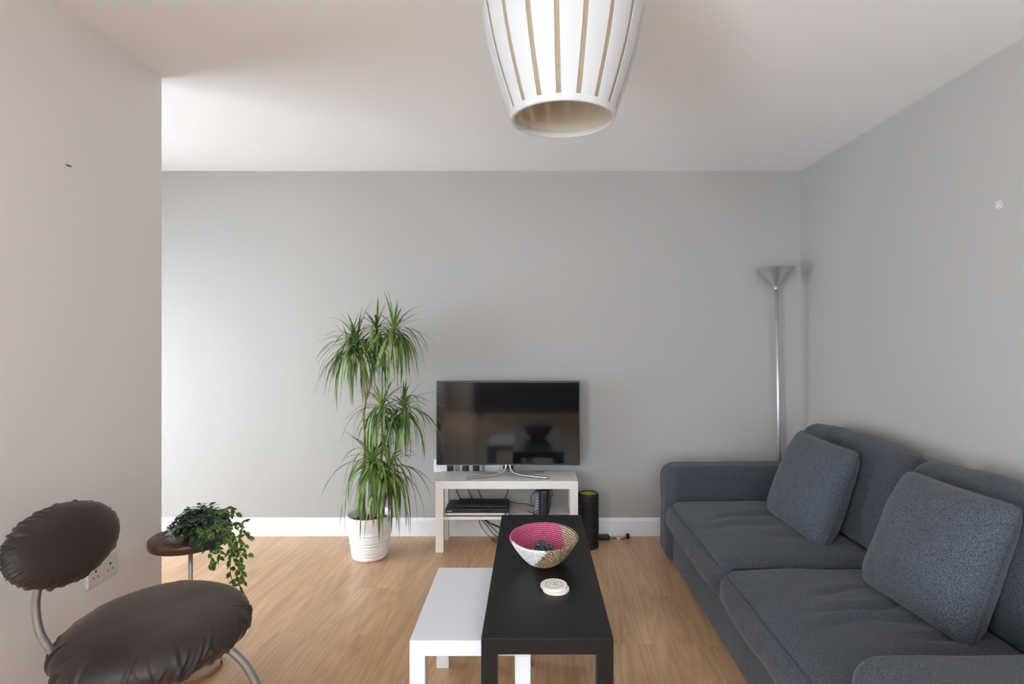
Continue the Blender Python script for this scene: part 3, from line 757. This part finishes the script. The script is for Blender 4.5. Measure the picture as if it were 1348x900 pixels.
obj('ceiling_rose', lathe(nb(), [(0, ZC - PZL - .03), (.02, ZC - PZL - .03), (.045, ZC - PZL - .012), (.05, ZC - PZL), (0, ZC - PZL)], 32), 'white_plastic', pend, ang=40)

# ------------------------------------------------------------------ velvet chair
chair = thing('lounge_chair', 'brown velvet chair with oval seat and back on curved steel tubes', 'chair', (-1.173, 1.781, 0))
def puff(name, a, b_, c, n, seed, folds, mask, parent, loc, rot):
    bm = nb(); U, V = 320, 64; rings = []
    for j in range(V + 1):
        ph = -PI / 2 + PI * j / V
        cpv = math.copysign(abs(math.cos(ph)) ** n, math.cos(ph)); spv = math.copysign(abs(math.sin(ph)) ** 1.0, math.sin(ph))
        if j in (0, V): rings.append([bm.verts.new((0, 0, spv * c))]); continue
        ring = []
        for i in range(U):
            th = 2 * PI * i / U
            p = Vector((a * cpv * math.cos(th), b_ * cpv * math.sin(th), c * spv))
            nn = Vector((p.x / a ** 2, p.y / b_ ** 2, p.z / c ** 2)).normalized()
            d = 0
            for (tc_, wd, amp, tw, lo, hi) in folds:
                dt = (th - tc_ - tw * (ph - .0) + PI) % (2 * PI) - PI
                if abs(dt) > wd * 6: continue
                e = mask(ph, lo, hi)
                d += amp * e * (math.exp(-(dt / wd) ** 2) - .7 * math.exp(-((dt - wd * 1.6) / (wd * .9)) ** 2))
            d += .004 * NZ(p.x * 9, p.y * 9, p.z * 9 + seed)
            ring.append(bm.verts.new(p + nn * d))
        rings.append(ring)
    for A, D in zip(rings, rings[1:]):
        for i in range(U):
            k2 = (i + 1) % U
            if len(A) == 1: bm.faces.new((A[0], D[k2], D[i]))
            elif len(D) == 1: bm.faces.new((A[i], A[k2], D[0]))
            else: bm.faces.new((A[i], A[k2], D[k2], D[i]))
    o = obj(name, bm, 'velvet', parent, smooth=True); o.location = loc; o.rotation_euler = rot; return o
rf = random.Random(11)
def band(ph, lo, hi):
    return max(0, min(1, (ph - lo) / .35)) * max(0, min(1, (hi - ph) / .45))
fold = []
for i in range(58):
    fold.append((2 * PI * i / 58 + rf.uniform(-.07, .07), rf.uniform(.013, .026), rf.uniform(.0025, .0085), rf.uniform(-.30, .30), rf.uniform(-1.15, -.8), rf.uniform(.2, .95)))
puff('seat', .260, .291, .075, .52, 3, fold, band, chair, (0, 0, .457), (0, 0, .354))
rf = random.Random(5)
fold = []
# the backrest's flat side faces the sitter: gathers all round its rim
for i in range(44):
    fold.append((2 * PI * i / 44 + rf.uniform(-.08, .08), rf.uniform(.016, .03), rf.uniform(.002, .0055), rf.uniform(-.15, .15), rf.uniform(-.9, -.6), rf.uniform(.35, .8)))
# local z is the thin axis; turn it to face +x and lean back
Rm = Euler((0, -.382, 0), 'XYZ').to_matrix() @ Matrix(((0, 0, 1), (0, 1, 0), (-1, 0, 0)))
puff('backrest', .110, .188, .052, .70, 8, fold, band, chair, (-1.315 + 1.173, 1.603 - 1.781, .798), Rm.to_euler())
cx_, cy_ = -1.173, 1.781
def L3(x, y, z): return (x - cx_, y - cy_, z)
bm = nb(); tube(bm, [L3(-1.345, 1.59, .80), L3(-1.372, 1.585, .70), L3(-1.388, 1.59, .62), L3(-1.378, 1.60, .53), L3(-1.34, 1.63, .45), L3(-1.27, 1.69, .395), L3(-1.173, 1.76, .375)], .0105, 16, 10)
obj('back_tube', bm, 'satin_grey', chair, smooth=True)
for (fx, fy) in ((-.85, 1.90), (-1.0, 1.40), (-1.47, 1.58), (-1.42, 2.07)):
    dx, dy = fx - cx_, fy - cy_
    pts = [(0, 0, .372)] + [(dx * t, dy * t, zz) for t, zz in ((.30, .398), (.50, .378), (.68, .318), (.82, .222), (.93, .10), (1.0, .006))]
    bm = nb(); tube(bm, pts, .0125, 16, 8); lg = obj('leg', bm, 'satin_grey', chair, smooth=True)
    f = obj('foot_pad', lathe(nb(), [(0, 0), (.016, 0), (.016, .008), (0, .008)], 16), 'black_rubber', lg); f.location = (dx, dy, 0)
obj('hub_plate', lathe(nb(), [(0, .375), (.09, .375), (.10, .382), (.10, .390), (0, .392)], 32), 'satin_grey', chair, ang=40)

# ------------------------------------------------------------------ small side table
SX, SYT = -1.406, 2.34
st = thing('side_table', 'small round walnut side table on one steel pole, by the left wall', 'table', (SX, SYT, 0))
obj('tabletop', lathe(nb(), [(0, .523), (.140, .523), (.1475, .526), (.150, .532), (.150, .549), (.1485, .555), (.144, .558), (0, .558)], 96), 'walnut', st, ang=40)
bm = nb(); 
tube(bm, [(0, 0, .015), (0, 0, .524)], .0085, 20, 2)
obj('pole', bm, 'steel', st, smooth=True)
obj('base', lathe(nb(), [(0, 0), (.113, 0), (.115, .003), (.115, .018), (.112, .021), (0, .022)], 64), 'tan_reflection', st, ang=40)

# ------------------------------------------------------------------ trailing plant
tp = thing('trailing_plant', 'trailing green artificial plant in a dark pot on the walnut side table', 'plant', (-1.385, 2.345, .5582))
bm = nb(); 
rs = []
for (hw, z) in ((.034, 0), (.047, .085), (.043, .085), (.036, .068)):
    rs.append([bm.verts.new((sx_ * hw, sy_ * hw, z)) for sx_, sy_ in ((-1, -1), (1, -1), (1, 1), (-1, 1))])
for A, D in zip(rs, rs[1:]):
    for j in range(4): bm.faces.new((A[j], A[(j + 1) % 4], D[(j + 1) % 4], D[j]))
bm.faces.new(rs[0][::-1]); bm.faces.new(rs[-1])
obj('pot', bm, 'dark_pot', tp).rotation_euler = (0, 0, .15)
def leaf(bm, p, d, nrm, L, W, curl=.2, seg=5, uvl=None):
    """an oval pointed leaf with a keel"""
    d = d.normalized(); s = d.cross(nrm)
    if s.length < 1e-4: s = d.orthogonal()
    s.normalize(); nrm = s.cross(d).normalized(); rows = []
    for i in range(seg + 1):
        t = i / seg; wv = W * (math.sin(PI * t ** .8) ** .9 if 0 < t < 1 else 0.02)
        c = p + d * (L * t) - nrm * (curl * L * t * t)
        rows.append((bm.verts.new(c - s * wv / 2 + nrm * wv * .15), bm.verts.new(c), bm.verts.new(c + s * wv / 2 + nrm * wv * .15)))
    for A, D in zip(rows, rows[1:]):
        for q in (0, 1):
            f = bm.faces.new((A[q], A[q + 1], D[q + 1], D[q]))
            if uvl:
                us = (0, .5) if q == 0 else (.5, 1)
                for lp, u in zip(f.loops, (us[0], us[1], us[1], us[0])): lp[uvl].uv = (u, .5)
rv = random.Random(21)
def RV(s=1.0): return Vector((rv.uniform(-s, s), rv.uniform(-s, s), rv.uniform(-s, s)))
# bushy dark crown
bm = nb()
stems = nb()
for i in range(105):
    az = rv.uniform(-PI, PI); el = rv.uniform(-.25, 1.2); 
    d = Vector((math.cos(az) * math.cos(el) + .55, math.sin(az) * math.cos(el) * .9 - .45, math.sin(el) * .55)); L = rv.uniform(.05, .14)
    p = Vector((rv.uniform(-.03, .03), rv.uniform(-.03, .03), .078)); pts = [p]
    for q in range(6):
        p = p + d.normalized() * (L / 6); d = d + Vector((0, 0, -.16)); p.z = max(p.z, .012 if math.hypot(p.x, p.y) < .13 else -.3); pts.append(p.copy())
    tube(stems, pts, .0011, 4, smooth_in=False)
    for q in range(1, 7):
        for s in (-1, 1):
            dd = (pts[q] - pts[q - 1]).normalized(); side = dd.cross(Vector((0, 0, 1))).normalized() * s
            leaf(bm, pts[q], dd * .6 + side + RV(.25), Vector((0, 0, 1)) + RV(.5), rv.uniform(.018, .030), rv.uniform(.009, .015), .15)
obj('crown_foliage', bm, 'fern_leaf', tp, smooth=True)
obj('crown_stems', stems, 'vine_stem', tp)
# vines: pixel-scouted paths turned into metres around the table's depth
def VP(px, py, y): return Vector(((px - 701) / F * y + 1.385, y - 2.345, EYE - (py - 437) / F * y - .5582))
vines = [
    [(268, 684, 2.33), (282, 680, 2.32), (292, 672, 2.31), (302, 668, 2.31), (312, 676, 2.31)],
    [(270, 685, 2.30), (288, 684, 2.28), (302, 690, 2.27), (318, 695, 2.27), (328, 706, 2.26)],
    [(270, 688, 2.30), (290, 690, 2.26), (305, 702, 2.25), (314, 722, 2.25), (318, 742, 2.25), (312, 758, 2.25), (318, 776, 2.25)],
    [(268, 690, 2.28), (285, 693, 2.23), (298, 706, 2.22), (304, 728, 2.22), (303, 750, 2.22), (306, 772, 2.22), (300, 800, 2.23), (296, 830, 2.24), (293, 852, 2.24), (292, 868, 2.24)],
    [(265, 692, 2.26), (276, 700, 2.19), (281, 714, 2.18), (279, 728, 2.18), (277, 742, 2.18)],
    [(270, 690, 2.28), (292, 700, 2.24), (308, 714, 2.23), (316, 726, 2.23), (326, 730, 2.23)],
    [(268, 688, 2.30), (288, 688, 2.27), (310, 690, 2.27), (322, 686, 2.27)],
    [(270, 690, 2.28), (290, 698, 2.23), (301, 716, 2.22), (309, 740, 2.22), (318, 752, 2.22), (322, 764, 2.22)],
    [(262, 692, 2.25), (272, 702, 2.19), (286, 716, 2.18), (290, 730, 2.18), (284, 744, 2.18)],
    [(270, 690, 2.30), (296, 696, 2.25), (308, 704, 2.24), (320, 712, 2.24), (322, 722, 2.24)],
]
for vi, v in enumerate(vines):
    lb = nb(); uvl = lb.loops.layers.uv.new('UVMap'); P = spline([VP(*p) for p in v], 8)
    sb = nb(); tube(sb, P, .0013, 5, smooth_in=False); so = obj('vine', sb, 'vine_stem', tp, smooth=True)
    acc = 0
    for a, b_ in zip(P, P[1:]):
        acc += (b_ - a).length
        if acc > (.0095 if b_.z > -.25 else .02):
            acc = 0; dd = (b_ - a).normalized(); side = Vector((rv.uniform(-1, 1), rv.uniform(-1, .6), rv.uniform(-.9, .3)))
            leaf(lb, b_, side + dd * .5, Vector((0, -1, .6)) + RV(.6), rv.uniform(.022, .033), rv.uniform(.014, .020), .2, uvl=uvl)
    dd = (P[-1] - P[-2]).normalized(); leaf(lb, P[-1], dd, Vector((0, -1, .4)), .026, .014, .1, uvl=uvl)
    obj('vine_leaves', lb, 'vine_leaf', so, smooth=True)

# dark leafy sprays that spill over the front edge of the tabletop
lb = nb(); sb = nb()
for pts in ([(248, 684, 2.31), (244, 692, 2.27), (242, 702, 2.25)], [(252, 684, 2.31), (250, 694, 2.26), (249, 706, 2.235)], [(256, 684, 2.30), (257, 698, 2.24), (258, 710, 2.20), (260, 719, 2.175)],
            [(260, 684, 2.30), (266, 699, 2.23), (270, 712, 2.18), (273, 722, 2.17)], [(262, 684, 2.30), (274, 699, 2.23), (281, 711, 2.18), (284, 722, 2.17)], [(266, 684, 2.30), (282, 697, 2.24), (291, 706, 2.20)],
            [(254, 682, 2.32), (262, 692, 2.27), (264, 704, 2.225), (266, 714, 2.18)], [(264, 680, 2.32), (280, 686, 2.28), (294, 694, 2.25)]):
    P = spline([VP(*p) for p in pts], 7)
    for p in P:
        if (Vector((p.x + 1.385 - SX, p.y + 2.345 - SYT))).length < .152: p.z = max(p.z, .008)
    tube(sb, P, .0011, 5, smooth_in=False)
    for a, b_ in zip(P, P[1:]):
        for s in (-1, 1):
            dd = (b_ - a).normalized(); side = dd.cross(Vector((0, -.5, 1))).normalized() * s
            leaf(lb, b_ + Vector((0, 0, .004)), side + dd * .5 + RV(.35), Vector((0, -.6, 1)) + RV(.4), rv.uniform(.020, .032), rv.uniform(.012, .018), .15)
obj('spray_foliage', lb, 'fern_leaf', tp, smooth=True); obj('spray_stems', sb, 'vine_stem', tp)

# ------------------------------------------------------------------ dracaena
DX, DY = -1.008, 3.53
dr = thing('potted_dracaena', 'tall drooping dragon tree in a white ribbed pot by the back wall', 'plant', (DX, DY, 0))
prof = [(0, 0), (.095, 0), (.103, .004)]
z = .012; R = lambda z: .104 + .036 * (z / .265) ** .9
while z < .17:
    prof += [(R(z) + .0016, z), (R(z) + .0020, z + .005), (R(z) + .0014, z + .010), (R(z) - .0010, z + .0125)]; z += .0165 + .004 * math.sin(z * 90)
prof += [(R(.19) + .001, .19), (R(.255) + .001, .258), (R(.262) + .0005, .264), (R(.262) - .004, .267), (R(.262) - .008, .264), (R(.24) - .010, .235), (R(.20) - .012, .215)]
obj('pot', lathe(nb(), prof, 72), 'pot_white', dr, ang=70)
bm = lathe(nb(), [(.128, .222), (.09, .226), (.05, .232), (0, .234)], 32); 
for v in bm.verts: v.co.z += .006 * NZ(v.co.x * 40, v.co.y * 40, 1)
obj('soil', bm, 'soil', dr, smooth=True)
def DP(px, py, y): return Vector(((px - 701) / F * y - DX, y - DY, EYE - (py - 437) / F * y))
trunks = [
    ([(479, 692, 3.53), (478, 640, 3.53), (480, 590, 3.54), (478, 550, 3.54), (481, 527, 3.54)], .0115, .010),
    ([(481, 527, 3.54), (479, 500, 3.53), (479, 478, 3.52), (473, 458, 3.51)], .0085, .006),
    ([(481, 527, 3.54), (486, 511, 3.55), (491, 480, 3.56), (499, 452, 3.56), (510, 441, 3.55), (518, 437, 3.54)], .0085, .006),
    ([(499, 452, 3.56), (496, 440, 3.58)], .006, .005),
    ([(473, 458, 3.51), (462, 462, 3.50)], .006, .005),
    ([(492, 690, 3.56), (500, 650, 3.57), (501, 615, 3.57), (503, 575, 3.56), (503, 545, 3.55)], .010, .007),
    ([(503, 590, 3.56), (516, 565, 3.57), (530, 541, 3.56)], .007, .005),
    ([(488, 692, 3.50), (489, 650, 3.48), (491, 616, 3.47)], .009, .007),
    ([(499, 692, 3.53), (508, 655, 3.53), (514, 624, 3.54)], .008, .006)]
for pts, ra, rb in trunks:
    bm = nb(); tube(bm, [DP(*p) for p in pts], lambda t, a=ra, b_=rb: a + (b_ - a) * t, 10, 8); obj('trunk', bm, 'bark', dr, smooth=True)
rd = random.Random(3)
def strap(bm, p, d, L, W, g):
    seg = 12; rows = []; p = p.copy(); d = d.normalized(); az = Vector((d.x, d.y, 0)); az = az.normalized() if az.length > .05 else Vector((1, 0, 0))
    side = Vector((-az.y, az.x, 0)); side = (side + Vector((rd.uniform(-.5, .5), rd.uniform(-.5, .5), 0))).normalized()
    for i in range(seg + 1):
        t = i / seg; wv = W * min(1, .45 + t * 3) * (1 - t ** 2.2) + .0006
        nn = d.cross(side)
        if p.y + DY > 3.872: p.y = 3.872 - DY
        if p.x + DX > -.66 and p.z > .4: p.y = min(p.y, 3.68 - DY)
        if p.z < .30 and math.hypot(p.x, p.y) < .145: p.z = max(p.z, .235)
        rows.append((bm.verts.new(p - side * wv / 2 + nn * wv * .12), bm.verts.new(p), bm.verts.new(p + side * wv / 2 + nn * wv * .12)))
        p = p + d * (L / seg); d = (d + Vector((0, 0, -g / seg * (1 - .0 * t)))).normalized()
    for A, D in zip(rows, rows[1:]):
        for q in (0, 1): bm.faces.new((A[q], A[q + 1], D[q + 1], D[q]))
#           px   py   depth n  length  az-bias(x)
crowns = [(470, 455, 3.50, 76, .42, -.40, 1.1), (460, 461, 3.49, 34, .38, -.6, 1.1), (519, 438, 3.53, 64, .38, .40, 1.0), (496, 436, 3.57, 50, .36, -.05, 1.2),
          (503, 540, 3.54, 66, .38, -.1, 1.3), (531, 538, 3.55, 58, .36, .35, 1.1), (491, 612, 3.45, 80, .46, -.10, 1.7), (512, 618, 3.49, 58, .44, .20, 1.5)]
for (px, py, dy_, n, L, bx, gz) in crowns:
    bm = nb(); c = DP(px, py, dy_)
    for i in range(n):
        u = i / n                                       # young upright leaves first, old hanging ones last
        az = i * 2.39996 + rd.uniform(-.3, .3); el = 1.3 - 1.75 * u ** .7 + rd.uniform(-.35, .35)
        d = Vector((math.cos(az) * math.cos(el) + bx * .35, math.sin(az) * math.cos(el) * .8, math.sin(el)))
        st0 = c + Vector((0, 0, .025 * (1 - 2.4 * u)))
        strap(bm, st0, d, L * rd.uniform(.66, 1.08) * (.58 + .42 * min(1, u * 2.2)), rd.uniform(.012, .020), gz * (.3 + 6.0 * u ** .8 * rd.uniform(.3, 1.35)))
    obj('leaf_crown', bm, 'dracaena', dr, smooth=True)

# ------------------------------------------------------------------ small marks on the walls
bm = nb()
rp = random.Random(2)
for i in range(26):
    a, b_ = rp.uniform(-.015, .015), rp.uniform(-.015, .015)
    bmesh.ops.create_icosphere(bm, subdivisions=2, radius=1, matrix=Matrix.Translation((0, a, b_)) @ Matrix.Diagonal((.0012, rp.uniform(.002, .005), rp.uniform(.002, .005), 1)))
o = obj('wall_filler_patch', bm, 'filler', smooth=True); o.location = (XR - .0003, 2.238, 1.892); tag(o, 'small dab of white filler on the right wall above the sofa', 'filler patch')
bm = nb(); box(bm, 0, .003, -.010, .010, -.002, .002, bev=.0008)
o = obj('wall_screw', bm, 'screw'); o.location = (XL, 1.974, 1.967); tag(o, 'tiny dark screw left in the bare left wall', 'screw')
